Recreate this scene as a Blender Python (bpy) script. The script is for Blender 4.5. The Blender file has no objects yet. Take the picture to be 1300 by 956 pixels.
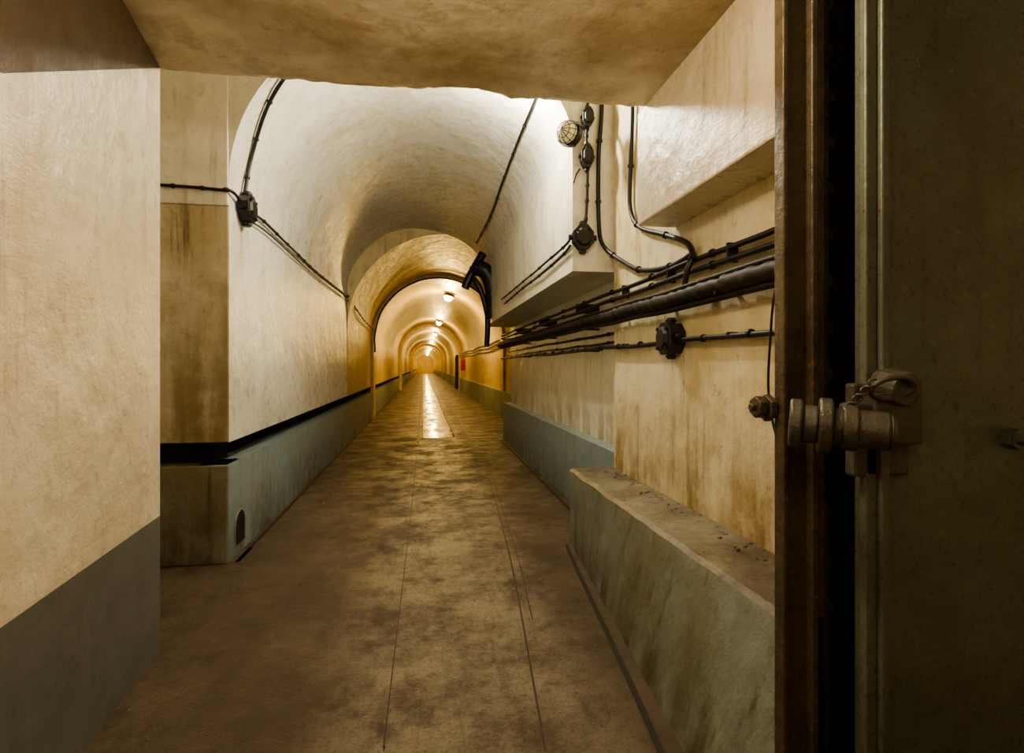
import bpy, bmesh, math, random
from mathutils import Vector, noise, Matrix
random.seed(4)
F=700.0; TH=math.atan(113/700.0); CT,ST=math.cos(TH),math.sin(TH); CAMZ=1.5
scn=bpy.context.scene; COL=scn.collection
scn.view_settings.view_transform='AgX'
try: scn.view_settings.look='AgX - Medium High Contrast'
except Exception: pass
# ---------------------------------------------------------------- helpers
def ray(px,py):
    u=(px-650)/F; v=(465-py)/F
    return Vector((u*CT+ST, CT-u*ST, v))
def onX(px,py,X):
    r=ray(px,py); t=X/r.x; return Vector((X,r.y*t,CAMZ+r.z*t))
def onY(px,py,Y):
    r=ray(px,py); t=Y/r.y; return Vector((r.x*t,Y,CAMZ+r.z*t))
CXA,RA,SA=-0.11,1.35,1.40
SR,BR=1.88,0.87       # right side springs higher with a flatter haunch
def hA(x,off=0):
    R=RA-off; k=max(0,1-((x-CXA)/R)**2)**.5
    return (SA+R*k) if x<CXA else (SR+(BR-off)*k)
def onVault(px,py,off=0.02):
    r=ray(px,py); lo,hi=.3,60.
    def inside(t):
        x,h=r.x*t,r.z*t
        return abs(x-CXA)<RA-off and h<hA(x,off)
    for _ in range(50):
        m=(lo+hi)/2
        if inside(m): lo=m
        else: hi=m
    return Vector((r.x*lo,r.y*lo,CAMZ+r.z*lo))

class MB:
    def __init__(s): s.v=[];s.f=[];s.m=[]
    def quad(s,a,b,c,d,m=0):
        n=len(s.v); s.v+= [tuple(a),tuple(b),tuple(c),tuple(d)]; s.f.append((n,n+1,n+2,n+3)); s.m.append(m)
    def box(s,x0,x1,y0,y1,z0,z1,m=0):
        s.hexa([(x0,y0,z0),(x1,y0,z0),(x1,y1,z0),(x0,y1,z0),(x0,y0,z1),(x1,y0,z1),(x1,y1,z1),(x0,y1,z1)],m)
    def hexa(s,p,m=0):
        n=len(s.v); s.v+=[tuple(q) for q in p]
        for f in [(0,3,2,1),(4,5,6,7),(0,1,5,4),(1,2,6,5),(2,3,7,6),(3,0,4,7)]:
            s.f.append(tuple(n+i for i in f)); s.m.append(m)
    def tube(s,pts,r,m=0,n=10,rf=None,cap=True):
        pts=[Vector(p) for p in pts]; rings=[]
        t0=(pts[1]-pts[0]).normalized()
        up=Vector((0,0,1)) if abs(t0.z)<.9 else Vector((1,0,0))
        nrm=(up-t0*up.dot(t0)).normalized()
        for i,p in enumerate(pts):
            t=(pts[min(i+1,len(pts)-1)]-pts[max(i-1,0)]).normalized()
            nrm=(nrm-t*nrm.dot(t)).normalized(); b=t.cross(nrm)
            rr=r if rf is None else rf(i)
            base=len(s.v)
            for k in range(n):
                a=2*math.pi*k/n
                s.v.append(tuple(p+(nrm*math.cos(a)+b*math.sin(a))*rr))
            rings.append(base)
        for i in range(len(rings)-1):
            for k in range(n):
                s.f.append((rings[i]+k,rings[i]+(k+1)%n,rings[i+1]+(k+1)%n,rings[i+1]+k)); s.m.append(m)
        if cap:
            s.f.append(tuple(rings[0]+k for k in reversed(range(n)))); s.m.append(m)
            s.f.append(tuple(rings[-1]+k for k in range(n))); s.m.append(m)
    def cyl(s,a,b,r,m=0,n=20,r2=None):
        r2=r if r2 is None else r2
        s.tube([a,b],r,m,n,rf=lambda i:(r,r2)[i])
    def sphere(s,c,r,m=0,sc=(1,1,1),nu=20,nv=12):
        c=Vector(c); base=len(s.v)
        for j in range(nv+1):
            ph=math.pi*j/nv
            for i in range(nu):
                a=2*math.pi*i/nu
                s.v.append((c.x+r*sc[0]*math.sin(ph)*math.cos(a),c.y+r*sc[1]*math.sin(ph)*math.sin(a),c.z+r*sc[2]*math.cos(ph)))
        for j in range(nv):
            for i in range(nu):
                s.f.append((base+j*nu+i,base+(j+1)*nu+i,base+(j+1)*nu+(i+1)%nu,base+j*nu+(i+1)%nu)); s.m.append(m)
    def obj(s,name,mats,smooth=None,bevel=0,parent=None,merge=True):
        me=bpy.data.meshes.new(name); me.from_pydata(s.v,[],s.f)
        for mt in mats: me.materials.append(mt)
        for p,mi in zip(me.polygons,s.m): p.material_index=mi
        bm=bmesh.new(); bm.from_mesh(me)
        if merge: bmesh.ops.remove_doubles(bm,verts=bm.verts,dist=1e-5)
        bmesh.ops.recalc_face_normals(bm,faces=bm.faces)
        bm.to_mesh(me); bm.free()
        if smooth is not None:
            me.shade_smooth(); me.set_sharp_from_angle(angle=math.radians(smooth))
        o=bpy.data.objects.new(name,me); COL.objects.link(o)
        if bevel:
            b=o.modifiers.new('bevel','BEVEL'); b.width=bevel; b.segments=2; b.limit_method='ANGLE'; b.angle_limit=math.radians(40)
        if parent: o.parent=parent
        return o
def spline(ctrl,step=6):
    P=[Vector(c) for c in ctrl]; P=[P[0]*2-P[1]]+P+[P[-1]*2-P[-2]]; out=[]
    for i in range(1,len(P)-2):
        for k in range(step):
            t=k/step; a,b,c,d=P[i-1],P[i],P[i+1],P[i+2]
            out.append(.5*((2*b)+(c-a)*t+(2*a-5*b+4*c-d)*t*t+(-a+3*b-3*c+d)*t**3))
    out.append(P[-2]); return out
def resample(pts,d):
    out=[pts[0]]
    for a,b in zip(pts,pts[1:]):
        n=max(1,int((b-a).length/d))
        for k in range(1,n+1): out.append(a.lerp(b,k/n))
    return out
def cable(mb,ctrl,r,clip=.45,m=0,step=6,wob=.004):
    pts=spline(ctrl,step); pts=resample(pts,.25)
    pts=[p+noise.noise_vector(p*1.7)*wob for p in pts]
    mb.tube(pts,r,m,8)
    if clip:
        acc=clip*.5
        for a,b in zip(pts,pts[1:]):
            acc+=(b-a).length
            if acc>clip:
                acc=0; d=(b-a).normalized(); mb.cyl(b-d*.010,b+d*.010,r*1.4+.001,m,8)
# ---------------------------------------------------------------- materials
def NT(name):
    m=bpy.data.materials.new(name); m.use_nodes=True; nt=m.node_tree
    return m,nt,nt.nodes['Principled BSDF']
def nz(nt,vec,scale,detail=5,rough=.6,sv=None):
    if sv:
        mp=nt.nodes.new('ShaderNodeMapping'); mp.inputs['Scale'].default_value=sv; nt.links.new(vec,mp.inputs['Vector']); vec=mp.outputs[0]
    n=nt.nodes.new('ShaderNodeTexNoise'); n.inputs['Scale'].default_value=scale; n.inputs['Detail'].default_value=detail; n.inputs['Roughness'].default_value=rough
    nt.links.new(vec,n.inputs['Vector']); return n.outputs['Fac']
def ramp(nt,fac,a,b,va=0.,vb=1.):
    r=nt.nodes.new('ShaderNodeMapRange'); r.inputs['From Min'].default_value=a; r.inputs['From Max'].default_value=b
    r.inputs['To Min'].default_value=va; r.inputs['To Max'].default_value=vb; nt.links.new(fac,r.inputs['Value']); return r.outputs[0]
def mix(nt,fac,c1,c2):
    m=nt.nodes.new('ShaderNodeMix'); m.data_type='RGBA'
    nt.links.new(fac,m.inputs['Factor'])
    for c,i in ((c1,6),(c2,7)):
        if isinstance(c,tuple): m.inputs[i].default_value=(*c,1)
        else: nt.links.new(c,m.inputs[i])
    return m.outputs[2]
def mul(nt,a,b):
    m=nt.nodes.new('ShaderNodeMath'); m.operation='MULTIPLY'; nt.links.new(a,m.inputs[0])
    if isinstance(b,float): m.inputs[1].default_value=b
    else: nt.links.new(b,m.inputs[1])
    return m.outputs[0]
def bump(nt,bsdf,h,strength,dist=.01,prev=None):
    b=nt.nodes.new('ShaderNodeBump'); b.inputs['Strength'].default_value=strength; b.inputs['Distance'].default_value=dist
    nt.links.new(h,b.inputs['Height'])
    if prev: nt.links.new(prev,b.inputs['Normal'])
    nt.links.new(b.outputs[0],bsdf.inputs['Normal']); return b.outputs[0]
def paint(name,col,stain,dirt,amt=.6,rough=(.25,.5),streak=.5,bs=.5,low=None,patch=(.5,.75),scratch=0,dirtamt=.45):
    m,nt,b=NT(name); tc=nt.nodes.new('ShaderNodeTexCoord').outputs['Object']
    n1=nz(nt,tc,1.1,7,.65); n2=nz(nt,tc,1.,6,.6,(5,5,.55)); n3=nz(nt,tc,9,6,.7); n4=nz(nt,tc,3.2,8,.75)
    n5=nz(nt,tc,1.,7,.7,(13,13,.9))
    c=mix(nt,ramp(nt,n1,patch[0],patch[1],0,amt),col,stain)
    c=mix(nt,ramp(nt,n4,.51,.64,0,amt*.8),c,stain)
    c=mix(nt,ramp(nt,n2,.52,.70,0,streak),c,stain)
    c=mix(nt,mul(nt,ramp(nt,n5,.55,.68,0,min(1,streak*1.3)),ramp(nt,n1,.40,.56)),c,dirt)
    c=mix(nt,ramp(nt,n3,.59,.72,0,dirtamt),c,dirt)
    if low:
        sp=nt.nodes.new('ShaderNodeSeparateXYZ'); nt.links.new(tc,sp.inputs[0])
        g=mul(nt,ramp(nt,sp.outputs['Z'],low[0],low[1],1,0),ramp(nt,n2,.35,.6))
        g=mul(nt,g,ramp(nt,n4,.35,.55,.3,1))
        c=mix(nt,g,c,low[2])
    nt.links.new(c,b.inputs['Base Color'])
    nt.links.new(ramp(nt,n3,.3,.7,rough[0],rough[1]),b.inputs['Roughness'])
    p=bump(nt,b,nz(nt,tc,2.2,3,.5),bs,.05)
    p=bump(nt,b,n4,bs*.8,.022,p)
    if scratch:
        p=bump(nt,b,mul(nt,nz(nt,tc,1.3,7,.75,(1,1.0,4)),ramp(nt,n1,.4,.6)),scratch,.03,p)
    bump(nt,b,nz(nt,tc,45,5,.7),bs*.6,.004,p)
    return m
def simple(name,col,rough=.5,metal=0,emit=None,es=0,var=.25,sc=20,bs=.2):
    m,nt,b=NT(name); tc=nt.nodes.new('ShaderNodeTexCoord').outputs['Object']
    n=nz(nt,tc,sc,5,.6)
    c=mix(nt,ramp(nt,n,.35,.7,0,1),col,tuple(x*(1-var) for x in col))
    nt.links.new(c,b.inputs['Base Color']); b.inputs['Roughness'].default_value=rough; b.inputs['Metallic'].default_value=metal
    if emit: b.inputs['Emission Color'].default_value=(*emit,1); b.inputs['Emission Strength'].default_value=es
    elif bs: bump(nt,b,n,bs,.005)
    return m
M_vault=paint('vault_paint',(.82,.81,.73),(.52,.46,.31),(.30,.24,.12),.6,(.2,.42),.4,.6)
M_recess=paint('recess_cream',(.84,.81,.68),(.62,.54,.36),(.32,.25,.12),.65,(.25,.5),.5,.5,low=(.7,1.2,(.32,.24,.11)))
M_wallR=paint('wall_cream',(.82,.75,.53),(.60,.47,.23),(.26,.17,.07),.8,(.28,.55),.65,.7,low=(.6,1.25,(.27,.17,.055)),dirtamt=.6,patch=(.46,.68))
M_wallL=paint('wall_cream_near',(.80,.71,.54),(.60,.49,.32),(.36,.26,.14),.75,(.2,.45),.5,.6,scratch=.35,dirtamt=.4,patch=(.45,.7))
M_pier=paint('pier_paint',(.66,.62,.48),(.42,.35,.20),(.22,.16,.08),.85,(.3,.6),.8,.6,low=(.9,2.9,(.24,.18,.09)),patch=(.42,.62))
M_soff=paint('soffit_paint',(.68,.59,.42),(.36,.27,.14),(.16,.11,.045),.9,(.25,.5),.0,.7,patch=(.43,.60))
M_haunch_shade=paint('haunch_painted_shade',(.10,.068,.038),(.06,.04,.02),(.04,.03,.015),.6,(.4,.6),.2,.6)  # very dark base colour stands in for shade in the upper left corner
M_dado=paint('dado_bluegrey',(.24,.32,.335),(.28,.31,.26),(.10,.085,.05),.6,(.28,.55),.6,.5,low=(0,.5,(.10,.085,.05)))
M_dadoL=paint('dado_grey',(.145,.148,.138),(.105,.10,.082),(.2,.18,.14),.6,(.4,.6),.3,.4)
M_ledge=paint('ledge_paint',(.23,.265,.235),(.19,.18,.115),(.075,.058,.03),.85,(.25,.5),.7,.8,low=(0,.6,(.085,.066,.034)),patch=(.45,.65))
M_ledgetop=paint('ledge_top_concrete',(.11,.085,.055),(.29,.27,.20),(.045,.032,.016),.8,(.2,.5),.1,1.,patch=(.46,.62),dirtamt=.8)
M_pierbase=paint('pier_base_paint',(.28,.30,.24),(.19,.155,.09),(.09,.065,.033),.85,(.35,.6),.8,.8,low=(0,.7,(.08,.055,.028)),patch=(.4,.6))
M_black=simple('slot_black',(.008,.007,.006),.8)
M_cable=simple('cable_black',(.014,.013,.012),.45)
M_bundle=simple('cable_wrap',(.034,.025,.016),.6,0,var=.7,sc=30,bs=.6)
M_grime=simple('grime',(.022,.017,.011),.7)
M_railm=simple('rail_steel',(.045,.032,.02),.5,.3)
M_red=simple('red_enamel',(.5,.02,.01),.4)
M_bdoor=simple('bluegrey_door',(.16,.18,.16),.4)
def metal(name,c1,c2,spot,rough=(.25,.5),s1=3,dots=22,sa=.9):
    m,nt,b=NT(name); tc=nt.nodes.new('ShaderNodeTexCoord').outputs['Object']
    n1=nz(nt,tc,s1,7,.7); n2=nz(nt,tc,28,6,.7); n3=nz(nt,tc,1.,5,.6,(14,14,1.2)); v=nt.nodes.new('ShaderNodeTexVoronoi'); v.inputs['Scale'].default_value=dots; nt.links.new(tc,v.inputs['Vector'])
    c=mix(nt,ramp(nt,n1,.42,.62),c1,c2)
    c=mix(nt,ramp(nt,n2,.60,.68,0,sa),c,spot)
    c=mix(nt,ramp(nt,n3,.58,.72,0,sa*.7),c,spot)
    sp=mul(nt,ramp(nt,v.outputs['Distance'],.12,.20,1,0),ramp(nt,n1,.42,.5,0,1.))
    c=mix(nt,sp,c,tuple(x*1.2 for x in spot))
    nt.links.new(c,b.inputs['Base Color']); b.inputs['Metallic'].default_value=.05
    nt.links.new(ramp(nt,n2,.35,.65,rough[0],rough[1]),b.inputs['Roughness'])
    p=bump(nt,b,n2,.7,.005); bump(nt,b,n1,.5,.02,p)
    return m
M_door=metal('door_steel_greygreen',(.135,.152,.118),(.105,.112,.082),(.095,.05,.026),(.22,.48),dots=30,sa=.7)
M_frame=metal('frame_rusty_steel',(.105,.08,.05),(.06,.047,.03),(.135,.065,.028),(.2,.42),5)
M_latch=metal('latch_steel',(.10,.098,.08),(.065,.054,.038),(.08,.042,.02),(.25,.45),8)
def floor_mat():
    m,nt,b=NT('damp_concrete'); tc=nt.nodes.new('ShaderNodeTexCoord').outputs['Object']
    n1=nz(nt,tc,.9,8,.65); n2=nz(nt,tc,4,8,.7); n3=nz(nt,tc,60,5,.7); n4=nz(nt,tc,1.7,9,.8); n6=nz(nt,tc,18,8,.8)
    ns=nz(nt,tc,3,8,.75,(3,.5,1))
    sp=nt.nodes.new('ShaderNodeSeparateXYZ'); nt.links.new(tc,sp.inputs[0])
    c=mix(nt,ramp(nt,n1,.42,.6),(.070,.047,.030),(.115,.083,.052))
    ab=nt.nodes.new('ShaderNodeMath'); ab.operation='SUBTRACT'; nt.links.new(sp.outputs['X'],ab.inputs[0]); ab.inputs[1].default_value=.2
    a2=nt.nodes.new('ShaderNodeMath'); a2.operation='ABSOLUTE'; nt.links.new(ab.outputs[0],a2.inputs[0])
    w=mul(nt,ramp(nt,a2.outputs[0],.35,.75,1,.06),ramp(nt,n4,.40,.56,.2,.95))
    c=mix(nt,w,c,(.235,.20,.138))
    c=mix(nt,ramp(nt,ns,.52,.66,0,.65),c,(.07,.048,.029))
    c=mix(nt,ramp(nt,n2,.53,.65,0,.8),c,(.056,.038,.023))
    c=mix(nt,ramp(nt,n6,.56,.66,0,.6),c,(.045,.031,.018))
    c=mix(nt,ramp(nt,n3,.54,.64,0,.7),c,(.045,.031,.018))
    nt.links.new(c,b.inputs['Base Color'])
    nt.links.new(ramp(nt,n4,.42,.60,.66,.33),b.inputs['Roughness'])
    b.inputs['Specular IOR Level'].default_value=.35
    p=bump(nt,b,n3,.9,.007); p=bump(nt,b,n6,.5,.006,p); p=bump(nt,b,n2,.6,.008,p)
    return m
M_floor=floor_mat()
def wet_mat():
    m,nt,b=NT('wet_channel'); tc=nt.nodes.new('ShaderNodeTexCoord').outputs['Object']
    n=nz(nt,tc,2.5,6,.6,(1,.35,1)); c=mix(nt,ramp(nt,n,.4,.6),(.34,.28,.16),(.14,.10,.05))
    nt.links.new(c,b.inputs['Base Color']); nt.links.new(ramp(nt,n,.46,.62,.08,.45),b.inputs['Roughness']); bump(nt,b,n,.3,.02); return m
M_wet=wet_mat()
# ---------------------------------------------------------------- room shell
YF=4.49; YE=11.15; YEND=126; ZC=4.8; YN=1.63
def arc(cx,r,s,n=40,a0=math.pi,a1=0):
    return [(cx+r*math.cos(a0+(a1-a0)*i/n),CAMZ+s+r*math.sin(a0+(a1-a0)*i/n)) for i in range(n+1)]
def loft(mb,prof,mats,ys,wob=0.0):
    rows=[]
    for y in ys:
        b=len(mb.v)
        for (x,z) in prof:
            d=Vector((0,0,0))
            if wob and z>2.3 and y>ys[0]+.01: d=noise.noise_vector(Vector((x*.9,y*.7,z*.9)))*wob
            mb.v.append((x+d.x,y,z+d.z))
        rows.append(b)
    for i in range(len(ys)-1):
        for k in range(len(prof)-1):
            mb.f.append((rows[i]+k,rows[i]+k+1,rows[i+1]+k+1,rows[i+1]+k)); mb.m.append(mats[k])
XL=-1.46
left=[(XL,0),(XL,.75),(-1.66,.75),(-1.66,.92),(XL,.92)]; lm=[1,1,2,2]
aA=[]
for i in range(45):
    a=math.pi*(1-i/44); x=CXA+RA*math.cos(a)
    aA.append((x,CAMZ+(SA+RA*math.sin(a) if math.cos(a)<0 else SR+BR*math.sin(a))))
profA=left+aA+[(1.24,2.3),(1.77,2.3),(1.77,.76),(1.62,.76),(1.62,0)]
mA=lm+[0]*(len(aA))+[3,3,3,1,1]
mb=MB()
ysA=[YF+(YE-YF)*i/22 for i in range(23)]
loft(mb,profA,mA,ysA,.03)
for (x0,z0),(x1,z1) in zip(aA,aA[1:]):
    mb.quad((x0,YF,z0),(x1,YF,z1),(x1,YF,ZC),(x0,YF,ZC),0)
mb.quad((1.24,YF,2.3),(1.24,YF,ZC),(2.3,YF,ZC),(2.3,YF,2.3),0)
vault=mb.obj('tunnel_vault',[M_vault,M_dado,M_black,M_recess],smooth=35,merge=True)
# pier
mb=MB()
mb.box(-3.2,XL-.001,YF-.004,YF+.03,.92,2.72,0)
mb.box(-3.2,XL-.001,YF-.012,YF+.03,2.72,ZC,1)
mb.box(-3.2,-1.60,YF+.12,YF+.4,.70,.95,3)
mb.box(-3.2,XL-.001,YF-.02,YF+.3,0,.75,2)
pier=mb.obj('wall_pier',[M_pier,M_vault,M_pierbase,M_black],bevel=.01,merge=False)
# section B
cb,rb,sb=.47,1.93,.72
aB=arc(cb,rb,sb)
profB=left+aB+[(2.4,.76),(2.3,.76),(2.3,0)]
mB=lm+[0]*len(aB)+[0,1,1]
M_vaultB_lit=paint('vault_paint_far_lit',(.78,.63,.31),(.50,.37,.13),(.28,.18,.06),.7,(.25,.5),.6,.5)  # yellowed base colour carries part of the amber lamp light
mb=MB()
loft(mb,profB,mB,[YE+1.2*i for i in range(30)]+[YE+36+4*i for i in range(20)]+[YEND],.03)
for (x0,z0),(x1,z1) in zip(aB,aB[1:]): mb.quad((x0,YE,z0),(x1,YE,z1),(x1,YE,ZC),(x0,YE,ZC),0)
def rib(mb,y,dep,th,x1=2.4):
    cx=(XL+x1)/2; r=(x1-XL)/2; s=2.65-r
    o=[(XL,0)]+arc(cx,r,s,32)+[(x1,0)]
    i=[(XL+th,0)]+arc(cx,r-th,s,32)+[(x1-th,0)]
    for k in range(len(o)-1):
        a,b=o[k],o[k+1]; c,d=i[k],i[k+1]
        mb.quad((a[0],y,a[1]),(b[0],y,b[1]),(d[0],y,d[1]),(c[0],y,c[1]),0)
        mb.quad((c[0],y,c[1]),(d[0],y,d[1]),(d[0],y+dep,d[1]),(c[0],y+dep,c[1]),0)
        mb.quad((a[0],y+dep,a[1]),(b[0],y+dep,b[1]),(d[0],y+dep,d[1]),(c[0],y+dep,c[1]),0)
for y,t in ((16.05,.08),(35,.16),(66,.25)): rib(mb,y,.6,t)
mb.quad((XL,YEND,0),(2.4,YEND,0),(2.4,YEND,4.3),(XL,YEND,4.3),0)
mb.obj('tunnel_vault_far',[M_vaultB_lit,M_dado,M_black],smooth=35)
# near left wall
def wl(y): return -1.26-(y-1.895)*(.115/1.285)
mb=MB()
ys=[-2.2,1.0,1.9,3.18]
for a,b in zip(ys,ys[1:]):
    mb.quad((wl(a),a,0),(wl(b),b,0),(wl(b),b,.71),(wl(a),a,.71),1)
    mb.quad((wl(a),a,.71),(wl(b),b,.71),(wl(b),b,3.08),(wl(a),a,3.08),0)
mb.quad((wl(3.18),3.18,0),(-3.2,3.18,0),(-3.2,3.18,ZC),(wl(3.18),3.18,ZC),0)
mb.quad((-3.2,3.18,0),(-3.2,YF+.1,0),(-3.2,YF+.1,ZC),(-3.2,3.18,ZC),0)
mb.obj('wall_left',[M_wallL,M_dadoL])
# ceiling soffit with chipped edge
mb=MB()
N=160; X0,X1=-3.2,2.3
def ch(x):
    n=noise.noise(Vector((x*3,1.3,0)))*.014+noise.noise(Vector((x*14,5,0)))*.010
    if .02<x<.52: n+=.035*math.sin((x-.02)/.5*math.pi)+noise.noise(Vector((x*40,2,0)))*.012
    return n
for i in range(N):
    xa=X0+(X1-X0)*i/N; xb=X0+(X1-X0)*(i+1)/N; a,b=ch(xa),ch(xb)
    mb.quad((xa,-2.2,3.08),(xb,-2.2,3.08),(xb,3.17-b,3.08),(xa,3.17-a,3.08),0)
    mb.quad((xa,3.17-a,3.08),(xb,3.17-b,3.08),(xb,3.22,3.092+b),(xa,3.22,3.092+a),0)
    mb.quad((xa,3.22,3.092+a),(xb,3.22,3.092+b),(xb,3.24,ZC),(xa,3.24,ZC),0)
mb.quad((X0,3.24,ZC),(X1,3.24,ZC),(X1,YF+.1,ZC),(X0,YF+.1,ZC),0)
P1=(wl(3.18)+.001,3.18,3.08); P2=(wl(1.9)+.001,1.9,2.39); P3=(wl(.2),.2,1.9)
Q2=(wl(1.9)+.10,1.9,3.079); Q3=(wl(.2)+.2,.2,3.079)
n=len(mb.v); mb.v+=[P1,P2,Q2,P3,Q3]; mb.f+=[(n,n+1,n+2),(n+1,n+3,n+4,n+2)]; mb.m+=[1,1]  # corner facets carrying the painted shade
mb.obj('ceiling',[M_soff,M_haunch_shade],merge=False)
# right near wall, overhang block, ledge
mb=MB()
mb.box(1.585,2.3,YN,4.45,0,ZC,0)
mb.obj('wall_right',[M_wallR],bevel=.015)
mb=MB()
mb.box(1.33,1.62,YN,3.3,2.38,3.09,0)
mb.obj('wall_right_overhang',[M_wallL],bevel=.012)
mb=MB()
nS=40; prev=None; YL0=1.54
for i in range(nS+1):
    t=i/nS; y=YL0+(4.53-YL0)*t
    xb=.96+(1.235-.96)*t; xt=1.235+noise.noise(Vector((0,y*3,2)))*.010+noise.noise(Vector((0,y*13,2)))*.006; zt=.635+noise.noise(Vector((3,y*4,2)))*.010
    row=[(xb,y,0),(xt-.012,y,zt-.018),(xt+.015,y,zt),(1.63,y,zt+.012)]
    if prev:
        for k,m in ((0,0),(1,1),(2,1)):
            mb.quad(prev[k],row[k],row[k+1],prev[k+1],m)
    prev=row
    if i in(0,nS): 
        mb.quad(row[0],(1.63,y,0),(1.63,y,zt),row[1],0)
mb.obj('baseboard_right',[M_ledge,M_ledgetop],smooth=30)
mb=MB()
mb.quad((-1.8,-2.2,0),(2.6,-2.2,0),(2.6,-2.2,3.08),(-1.8,-2.2,3.08),0)
mb.obj('wall_back',[M_wallL])
mb=MB()
mb.quad((2.6,-2.2,0),(2.6,1.62,0),(2.6,1.62,3.08),(2.6,-2.2,3.08),0)
mb.quad((1.50,1.62,0),(2.6,1.62,0),(2.6,1.62,3.08),(1.50,1.62,3.08),0)
mb.obj('wall_right_anteroom',[M_wallR])
# floor
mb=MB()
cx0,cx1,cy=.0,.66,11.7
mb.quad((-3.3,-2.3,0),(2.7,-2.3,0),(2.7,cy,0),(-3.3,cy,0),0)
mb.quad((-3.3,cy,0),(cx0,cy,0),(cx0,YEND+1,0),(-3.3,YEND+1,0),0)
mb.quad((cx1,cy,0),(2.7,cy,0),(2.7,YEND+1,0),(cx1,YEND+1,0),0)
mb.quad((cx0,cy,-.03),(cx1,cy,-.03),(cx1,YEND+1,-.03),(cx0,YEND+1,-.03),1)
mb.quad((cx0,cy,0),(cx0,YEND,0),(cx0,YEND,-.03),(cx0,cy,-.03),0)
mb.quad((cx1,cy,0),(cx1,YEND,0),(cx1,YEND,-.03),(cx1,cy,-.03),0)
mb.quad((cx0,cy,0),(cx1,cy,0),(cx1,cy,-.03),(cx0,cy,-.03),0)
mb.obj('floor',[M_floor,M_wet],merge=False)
def strip(mb,ctrl,w,h=.004):
    pts=spline([(x,y,0) for x,y in ctrl],8)
    for a,b in zip(pts,pts[1:]):
        mb.hexa([(a.x-w/2,a.y,-.03),(a.x+w/2,a.y,-.03),(b.x+w/2,b.y,-.03),(b.x-w/2,b.y,-.03),
                 (a.x-w/2,a.y,h),(a.x+w/2,a.y,h),(b.x+w/2,b.y,h),(b.x-w/2,b.y,h)],0)
mb=MB()
strip(mb,[(-.15,2.2),(-.15,2.6),(-.12,6),(-.10,11)],.006,.001)
strip(mb,[(-.10,11),(-.1,30),(-.1,60),(-.1,124)],.05)
strip(mb,[(.47,2.1),(.51,2.5),(.69,4.5),(.90,8),(.96,11)],.010,.001)
strip(mb,[(.64,3.2),(.75,4.5),(.95,8),(1.01,11)],.007,.001)
strip(mb,[(.98,11),(.98,30),(.98,60),(.98,124)],.06)
strip(mb,[(.70,11.7),(.70,30),(.70,60),(.70,124)],.03)
mb.obj('embedded_rail',[M_railm],merge=False)
mb=MB()
strip(mb,[(.87,1.7),(.97,2.5),(1.14,4.1),(1.19,4.5)],.03,.002)
strip(mb,[(1.5,4.6),(1.53,7),(1.56,11)],.03,.002)
strip(mb,[(-1.40,4.6),(-1.41,8),(-1.41,40),(-1.41,124)],.03,.002)
mb.box(.70,1.55,11.4,11.46,-.02,.003)
mb.obj('floor_gutter',[M_grime],merge=False)
# drain opening on left dado
mb=MB()
dc=4.74
pr=[(dc-.12,.08),(dc-.12,.22)]+[(dc-.12*math.cos(a),.22+.12*math.sin(a)) for a in [math.pi*i/10 for i in range(1,10)]]+[(dc+.12,.22),(dc+.12,.08)]
n=len(mb.v); mb.v+=[(XL+.004,y,z) for y,z in pr]; mb.f.append(tuple(range(n,n+len(pr)))); mb.m.append(0)
for a,b in zip(pr,pr[1:]): mb.cyl((XL,a[0],a[1]),(XL,b[0],b[1]),.011,1,8)
mb.obj('drain_opening',[M_black,M_pierbase],merge=False)
# ---------------------------------------------------------------- cables
mb=MB()
ybox=4.78; hx=XL+.025
cable(mb,[onY(150,232,YF-.035),onY(203,235,YF-.035),onY(250,238,YF-.035),onY(285,241,YF-.035),Vector((XL-.02,YF-.035,2.84)),Vector((XL+.03,YF+.02,2.83)),Vector((hx,ybox-.05,2.80))],.012,.2)
cable(mb,[Vector((hx,ybox,2.75)),onX(330,277,hx),onX(365,310,hx),onX(410,352,hx),onX(455,386,hx),Vector((hx,11.1,2.88)),Vector((XL+.10,13,2.6)),Vector((XL+.10,16,2.5))],.013,.28)
cable(mb,[Vector((hx,ybox,2.70)),onX(345,300,hx),onX(410,359,hx),onX(455,391,hx),Vector((hx,11.1,2.80))],.008,0)
cable(mb,[Vector((hx,ybox,2.9)),onVault(316,215),onVault(322,190),onVault(335,147),onVault(352,112),onVault(385,70),onVault(450,20)],.016,.3)
mb.obj('conduit_left',[M_cable],smooth=50,merge=False)
mb=MB()
cable(mb,[onVault(690,90),onVault(680,125),onVault(662,168),onVault(640,225),onVault(622,275),onVault(605,308)],.014,.6)
mb.obj('vault_cable',[M_cable],smooth=50,merge=False)
mb=MB()
rr=rb-.11
ring=[(cb+rr*math.cos(a),16.,CAMZ+sb+rr*math.sin(a)) for a in [math.pi*(1-.02-.75*i/14) for i in range(15)]]
ring=[Vector((XL+.12,16,1.9)),Vector((XL+.12,16,2.1))]+[Vector(p) for p in ring]
cable(mb,ring,.022,0,wob=.01)
mb.obj('ring_cable',[M_cable],smooth=50,merge=False)
yc=YF-.03; xr=1.585-.03
mb=MB()
cable(mb,[onY(724,303,yc),onX(718,311,1.215),onX(690,336,1.215),onX(660,361,1.215),onX(637,380,1.215)],.011,.4)
cable(mb,[onY(724,312,yc),onX(716,322,1.215),onX(690,346,1.215),onX(660,369,1.215),onX(640,386,1.215)],.011,.4)
cable(mb,[onY(743,290,yc),onY(745,255,yc),onY(746,215,yc)],.012,.12)
cable(mb,[onY(736,215,yc),onY(731,222,yc-.02),onY(728,232,yc-.03)],.008,0)
cable(mb,[onY(744,188,yc),onY(746,140,yc),onY(747,60,yc)],.012,.12)
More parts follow.
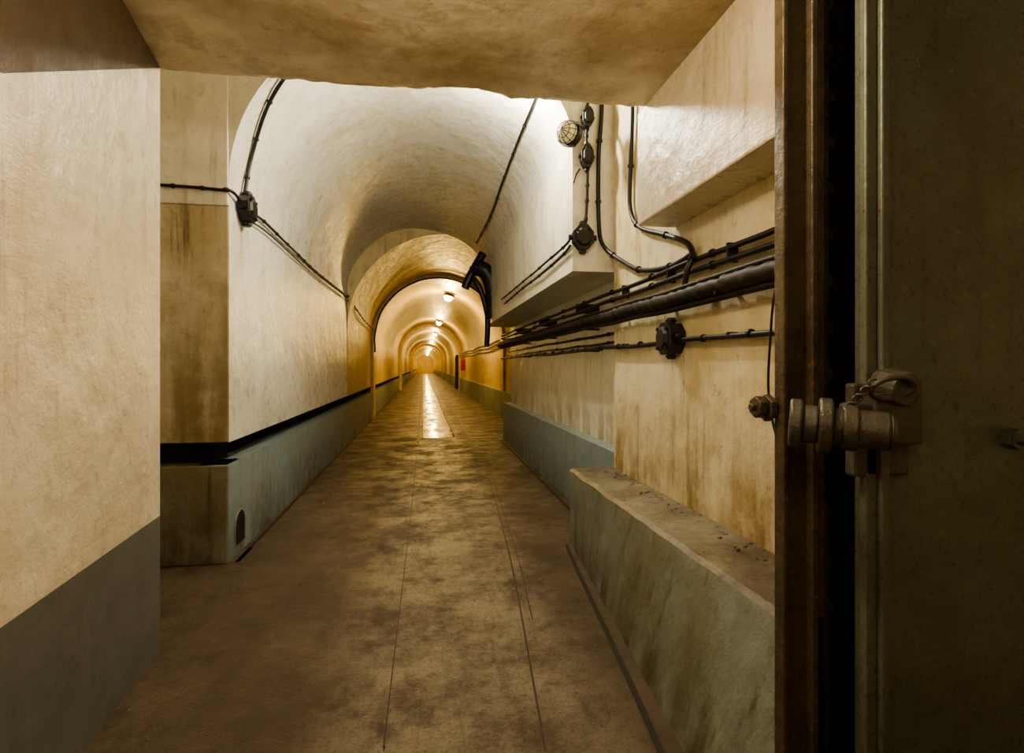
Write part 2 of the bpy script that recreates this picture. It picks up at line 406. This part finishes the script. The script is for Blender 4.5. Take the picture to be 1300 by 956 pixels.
cable(mb,[onY(765,60,yc),onY(764,140,yc),onY(760,200,yc),onY(760,280,yc),onY(766,312,yc-.01),onX(792,333,xr),onX(815,343,xr),onX(850,338,xr),onX(880,322,xr)],.018,.5)
cable(mb,[onX(803,60,xr),onX(803,140,xr),onX(801,200,xr),onX(800,262,xr),onX(812,288,xr),onX(845,298,xr),onX(872,308,xr-.01),onX(879,325,xr-.03),onX(872,345,xr-.06),onX(868,372,xr-.06)],.017,.5)
mb.obj('spandrel_cable',[M_cable],smooth=50,merge=False)
mb=MB()
def run(h,x,r,y0=1.66,y1=10.9,clip=.5,sag=.008,m=0):
    n=28; pts=[]
    for i in range(n+1):
        y=y0+(y1-y0)*i/n
        pts.append(Vector((x,y,CAMZ+h-sag*abs(math.sin(y*2.1))+noise.noise(Vector((0,y*.8,h*9)))*.012)))
    mb.tube(pts,r,m,10)
    y=y0+.3
    while y<y1:
        mb.cyl((x,y,CAMZ+h-.003),(x,y+.02,CAMZ+h-.003),r*1.3+.002,m,10); 
        y+=clip
run(.615,1.545,.016,clip=.8); run(.55,1.545,.017,clip=.8); run(.16,1.545,.016,clip=.45); 
run(.30,1.70,.014,4.6,10.9,1.); run(.22,1.70,.012,4.6,10.9,1.)
cable(mb,[Vector((1.5,2.95,1.93)),onX(900,362,1.5),onX(940,342,1.5),onX(990,328,1.5),onX(1030,322,1.5)],.008,0)
for y in (1.9,2.6,3.3,4.1,5.4,7.2,9.):
    xw=1.585 if y<4.45 else 1.77
    mb.box(1.53,xw+.005,y-.01,y+.01,CAMZ+.53,CAMZ+.63)
    mb.box(1.53,xw+.005,y-.01,y+.01,CAMZ+.145,CAMZ+.175)
    mb.box(1.46,xw+.005,y-.012,y+.012,CAMZ+.365,CAMZ+.385)
cable(mb,[onX(1000,330,1.35),onX(984,370,1.35),onX(978,430,1.35),onX(976,500,1.35),onX(988,560,1.35),onX(1010,600,1.35)],.005,0)
mb.obj('electrical_cable_run',[M_cable],smooth=50,merge=False)
mb=MB()
n=420; pts=[]
for i in range(n+1):
    y=1.66+9.2*i/n; pts.append(Vector((1.49,y,CAMZ+.41+noise.noise(Vector((2,y*1.1,0)))*.02)))
mb.tube(pts,.045,0,14,rf=lambda i:.043+.003*math.sin(i*1.15+2*noise.noise(Vector((i*.05,3,0))))+.007*noise.noise(Vector((i*.11,0,0)))+(.006 if i%37<4 else 0))
mb.tube([p+Vector((.02,0,-.055)) for p in pts[::8]],.02,0,8)
mb.tube([p+Vector((-.015,0,.048)) for p in pts[::8]],.013,0,8)
mb.obj('lagged_pipe',[M_bundle],smooth=60,merge=False)
# ---------------------------------------------------------------- junction boxes
def jbox(c,nrm,w,h,d=.09,name='junction_box'):
    c=Vector(c); nrm=Vector(nrm).normalized(); s=nrm.cross(Vector((0,0,1))).normalized(); u=Vector((0,0,1))
    e=bpy.data.objects.new(name,None); COL.objects.link(e); e.empty_display_size=.1
    def P(a,b,k): return c+s*a+u*b+nrm*k
    mb=MB()
    oc=[(math.cos(math.pi/8+i*math.pi/4)*w*.54,math.sin(math.pi/8+i*math.pi/4)*h*.54) for i in range(8)]
    def prism(k0,k1,s0,s1):
        b=len(mb.v)
        for a,q in oc: mb.v.append(tuple(P(a*s0,q*s0,k0)))
        for a,q in oc: mb.v.append(tuple(P(a*s1,q*s1,k1)))
        for i in range(8): mb.f.append((b+i,b+(i+1)%8,b+8+(i+1)%8,b+8+i)); mb.m.append(0)
        mb.f.append(tuple(b+8+i for i in range(8))); mb.m.append(0); mb.f.append(tuple(b+7-i for i in range(8))); mb.m.append(0)
    prism(0,d*.7,1,.97); prism(d*.7,d*.82,1.08,1.06); prism(d*.82,d,.8,.6)
    mb.obj('body',[M_cable],bevel=.004,parent=e,merge=False)
    mb=MB()
    for i in range(4):
        a=math.pi/4+i*math.pi/2; mb.cyl(P(math.cos(a)*w*.45,math.sin(a)*h*.45,d*.8),P(math.cos(a)*w*.45,math.sin(a)*h*.45,d*.95),w*.06,0,6)
    for k in (1,-1):
        mb.cyl(P(0,k*h*.5,d*.4),P(0,k*h*.68,d*.4),w*.14,0,10); mb.cyl(P(0,k*h*.55,d*.4),P(0,k*h*.62,d*.4),w*.2,0,6)
        mb.cyl(P(k*w*.5,0,d*.4),P(k*w*.68,0,d*.4),w*.14,0,10)
    mb.obj('glands',[M_cable],parent=e,merge=False)
    return e
jbox(Vector((XL,ybox,2.78)),(1,0,0),.22,.21,.11)
jbox(onY(738,303,YF),(0,-1,0),.17,.20)
jbox(onY(743,201,YF),(0,-1,0),.10,.19)
jbox(onY(744,152,YF),(0,-1,0),.09,.16)
jbox(onX(862,430,1.585),(-1,0,0),.19,.19,.13)
jbox(onX(453,367,XL),(1,0,0),.16,.26)
# ventilation duct at end of first vault
mb=MB()
Yd=10.2
d=[onY(590,366,Yd),onY(597,350,Yd),onY(606,334,Yd),onY(613,322,Yd+.02)]
mb.tube(spline(d,5),.075,0,14)
d=[onY(600,352,Yd),onY(607,362,Yd-.05),onY(614,380,Yd-.05),onY(619,405,Yd-.05),onY(618,440,Yd-.05)]
mb.tube(spline(d,6),.05,0,14)
d=[onY(604,340,Yd),onY(614,343,Yd-.1),onY(623,356,Yd-.1),onY(627,380,Yd-.1),onY(627,404,Yd-.1)]
mb.tube(spline(d,6),.15,0,18)
for q in spline(d,6)[2::5]: mb.cyl(q-Vector((0,.0,.02)),q+Vector((0,0,.02)),.165,0,18)
mb.obj('ventilation_duct',[M_cable],smooth=50,merge=False)
mb=MB()
for h in (.55,.68,.80):
    mb.tube([Vector((2.36,y,CAMZ+h-.03*math.sin(y))) for y in [11.6+.5*i for i in range(48)]],.022,0,8)
mb.obj('far_cable_run',[M_cable],smooth=50,merge=False)
def fdoor(y,w,name):
    mb=MB()
    mb.box(2.22,2.42,y,y+w,0,2.1,0)
    mb.box(2.16,2.42,y-.12,y,0,2.25,1); mb.box(2.16,2.42,y+w,y+w+.12,0,2.25,1); mb.box(2.16,2.42,y,y+w,2.1,2.25,1)
    mb.box(2.19,2.22,y+.2,y+w-.2,.3,.9,0); mb.box(2.19,2.22,y+.2,y+w-.2,1.1,1.9,0)
    mb.cyl((2.15,y+.1,1.05),(2.22,y+.1,1.05),.03,1,8)
    mb.obj(name,[M_bdoor,M_cable],merge=False)
fdoor(36.5,1.2,'door_1')
mb=MB()
yr=31.5
mb.box(2.16,2.3,yr,yr+.6,1.25,1.9,0); mb.box(2.14,2.16,yr+.04,yr+.56,1.3,1.85,0); mb.cyl((2.12,yr+.15,1.55),(2.14,yr+.15,1.55),.02,1,8)
mb.box(2.28,2.42,yr,yr+.6,1.25,1.9,0)
mb.obj('fire_hose_cabinet',[M_red,M_cable],bevel=.01,merge=False)
# ---------------------------------------------------------------- lamps
M_glassoff=simple('lamp_glass',(.75,.68,.42),.12,0,(1,.8,.35),.25)
def glow(n,c,s): 
    return simple(n,(.9,.85,.7),.2,0,c,s)
M_glowA=glow('lamp_glow_amber',(1,.78,.40),160); M_glowW=glow('lamp_glow_white',(1,.9,.7),30)
def lamp(c,nrm,r,glass,color=None,power=0,name='bulkhead_lamp'):
    c=Vector(c); z=Vector(nrm).normalized()
    x=z.cross(Vector((0,1,0.01))).normalized() if abs(z.y)<.9 else Vector((1,0,0)); y=z.cross(x)
    e=bpy.data.objects.new(name,None); COL.objects.link(e); e.empty_display_size=.1
    def P(a,b,k): return c+x*a+y*b+z*k
    mb=MB(); mb.cyl(P(0,0,0),P(0,0,r*.45),r*1.05,0,24,r*1.0); mb.cyl(P(0,0,r*.40),P(0,0,r*.58),r*1.14,0,24)
    for i in range(4):
        a=i*math.pi/2+.4; mb.cyl(P(math.cos(a)*r*1.1,math.sin(a)*r*1.1,r*.1),P(math.cos(a)*r*1.1,math.sin(a)*r*1.1,r*.7),r*.1,0,6)
    mb.obj('base',[M_cable],smooth=40,parent=e,merge=False)
    mb=MB()
    prof=[(.88,.55),(.88,.8),(.82,1.05),(.65,1.3),(.4,1.46),(.15,1.52)]
    mb.tube([P(0,0,r*k) for _,k in prof],1,0,20,rf=lambda i:prof[i][0]*r)
    mb.obj('glass',[glass],smooth=80,parent=e)
    mb=MB()
    for i in range(6):
        a=i*math.pi/6
        pts=[P(math.cos(a)*r*1.02*math.cos(t),math.sin(a)*r*1.02*math.cos(t),r*.55+r*1.08*math.sin(t)) for t in [math.pi*k/14 for k in range(15)]]
        mb.tube(pts,r*.03,0,6)
    for t in (.35,.85):
        R=r*1.02*math.cos(t); mb.tube([P(math.cos(q)*R,math.sin(q)*R,r*.55+r*1.08*math.sin(t)) for q in [2*math.pi*k/20 for k in range(21)]],r*.03,0,6)
    mb.obj('cage',[M_cable],parent=e,merge=False)
    if power:
        l=bpy.data.lights.new('bulb','POINT'); l.energy=power; l.color=color; l.shadow_soft_size=r*.9
        o=bpy.data.objects.new('bulb',l); o.location=P(0,0,r*3.0); COL.objects.link(o); o.parent=e
    return e
lamp(onY(727,172,YF-.12),(-.75,-.6,.05),.095,M_glassoff)
mb=MB(); mb.tube(spline([onY(744,160,YF-.02),onY(740,162,YF-.08),onY(729,172,YF-.12)],4),.02,0,8); mb.obj('lamp_bracket',[M_cable],smooth=50)
def vpos(cx,r,s,X,off): return CAMZ+s+math.sqrt(r*r-(X-cx)**2)-off
Xl=.66; dv=Vector((-.35,0,-1)).normalized()
lamp((Xl,4.68,CAMZ+hA(Xl)-.03),dv,.09,M_glowW,(1,.91,.74),175)
for i,y in enumerate((19.5,31,42,54,66.5,80,94,108,120)):
    X=.92; dv=Vector((cb-X,0,-1.6)).normalized()
    off=.05 if y!=66.5 else .3
    lamp((X,y,vpos(cb,rb,sb,X,off)),dv,.17,M_glowA,(1,.62,.15),[150,125,120,130,150,170,200,260,320][i])
lamp((.15,1.35,3.07),(0,0,-1),.10,M_glowW,(1,.81,.54),60)
lamp((-.5,-1.0,3.07),(0,0,-1),.10,M_glowW,(1,.83,.6),26)  # added unseen fill light behind the camera, brightens the door
# ---------------------------------------------------------------- steel door
e=bpy.data.objects.new('steel_door_frame',None); COL.objects.link(e)
mb=MB()
mb.box(1.062,1.160,1.50,1.535,0,3.07,0)
mb.box(1.055,1.072,1.485,1.53,0,3.07,0)
mb.box(1.138,1.160,1.47,1.53,0,3.07,0)
mb.obj('flange',[M_frame],bevel=.004,parent=e,merge=False)
mb=MB(); mb.box(1.155,1.50,1.60,1.62,.65,3.07,0); mb.box(1.155,1.50,1.534,1.538,0,.72,0); mb.obj('recess',[M_grime],parent=e)
mb=MB()
z=.12
while z<3.05:
    mb.sphere((1.285,1.60,z),.03,0,(1,.7,1),12,8); z+=.15
mb.box(1.225,1.24,1.53,1.60,0,3.07,0)
mb.obj('rivets',[M_frame],smooth=60,parent=e,merge=False)
e=bpy.data.objects.new('steel_door',None); COL.objects.link(e)
Yd=1.33
mb=MB()
mb.box(1.165,1.20,Yd-.03,Yd-.005,.03,3.05,0)
mb.box(1.20,1.225,Yd-.045,Yd+.02,.03,3.05,0)
mb.box(1.225,2.25,Yd,Yd+.08,.03,3.05,0)
mb.box(1.245,1.262,Yd-.012,Yd+.01,.03,3.05,0)
mb.obj('leaf',[M_door],bevel=.005,parent=e,merge=False)
mb=MB()
hc=onY(1279,556,Yd)
mb.cyl((hc.x,Yd+.0,hc.z),(hc.x,Yd-.035,hc.z),.03,0,6); mb.cyl((hc.x,Yd-.03,hc.z),(hc.x,Yd-.06,hc.z),.016,0,12)
mb.obj('hinge_nut',[M_door],smooth=40,parent=e,merge=False)
YL=Yd-.05
p0=onY(1010,537,YL); zc=p0.z
dd=Vector((.80,-.57,-.06)).normalized()
def A(k): return p0+dd*k
mb=MB()
mb.cyl(A(-.015),A(.014),.062,0,32); mb.cyl(A(.014),A(.05),.048,0,28)
mb.cyl(A(.05),A(.08),.070,0,32); mb.cyl(A(.08),A(.20),.047,0,28)
mb.cyl(A(.10),A(.135),.056,0,28); mb.cyl(A(.20),A(.215),.047,0,28,.032)
mb.obj('latch_bolt',[M_latch],smooth=40,bevel=.006,parent=e,merge=False)
mb=MB()
bx0=onY(1100,500,YL).x; bx1=onY(1160,500,YL).x
mb.box(bx0,bx1,YL-.03,Yd+.005,zc-.06,zc+.075,0)
mb.box(bx0-.02,bx1+.01,Yd-.03,Yd+.005,zc-.15,zc+.10,0)
mb.box(bx0-.06,bx0+.02,YL-.02,YL+.03,zc+.0,zc+.05,0)
mb.cyl(((bx0+bx1)/2,YL-.055,zc+.085),((bx0+bx1)/2,YL+.03,zc+.10),.045,0,20)
mb.obj('latch_bracket',[M_latch],bevel=.008,parent=e,merge=False)
mb=MB()
rc=Vector((bx0+.02,YL-.06,zc+.09))
mb.tube([rc+Vector((math.cos(t)*.06,-.02*math.sin(t),math.sin(t)*.028)) for t in [2*math.pi*k/28 for k in range(29)]],.007,0,8)
for k in range(7):
    q=rc+Vector((-.055-.011*k,-.0,-.010*k+.015))
    R=Matrix.Rotation(k*math.pi/2,3,'X')
    mb.tube([q+R@Vector((math.cos(t)*.013,0,math.sin(t)*.008)) for t in [2*math.pi*j/12 for j in range(13)]],.003,0,6)
mb.obj('latch_ring_and_chain',[M_latch],smooth=60,parent=e,merge=False)
mb=MB()
k=onY(968,517,1.53)
mb.cyl((k.x-.035,1.54,k.z),(1.08,1.54,k.z),.012,0,12); mb.cyl((k.x-.02,1.54,k.z),(k.x+.005,1.54,k.z),.034,0,6); mb.cyl((k.x+.012,1.54,k.z-.003),(k.x+.034,1.54,k.z-.003),.042,0,6)
mb.obj('keeper_bolt',[M_frame],smooth=30,bevel=.003)
mb=MB()
for i in range(90):
    y=random.uniform(1.8,4.4); x=random.uniform(1.45,1.575); s=random.uniform(.004,.014)
    mb.sphere((x,y,.642+s*.3),s,0,(1,random.uniform(.6,1.5),.6),6,4)
for i in range(110):
    y=random.uniform(2.2,7); x=random.choice((random.uniform(-1.35,-.8),random.uniform(.6,1.0))); s=random.uniform(.002,.007)
    mb.sphere((x,y,s*.3),s,0,(1,1.3,.6),6,4)
mb.obj('plaster_debris',[M_ledgetop],merge=False)
# ---------------------------------------------------------------- world, camera
w=bpy.data.worlds.new('w'); scn.world=w; w.use_nodes=True
w.node_tree.nodes['Background'].inputs[0].default_value=(.9,.8,.6,1); w.node_tree.nodes['Background'].inputs[1].default_value=.02
cd=bpy.data.cameras.new('camera'); cam=bpy.data.objects.new('camera',cd); COL.objects.link(cam)
cam.location=(0,0,CAMZ); cam.rotation_euler=(math.pi/2,0,-TH)
cd.sensor_width=36; cd.lens=F/1300*36; cd.shift_y=-13/1300; cd.clip_start=.05; cd.clip_end=300
scn.camera=cam
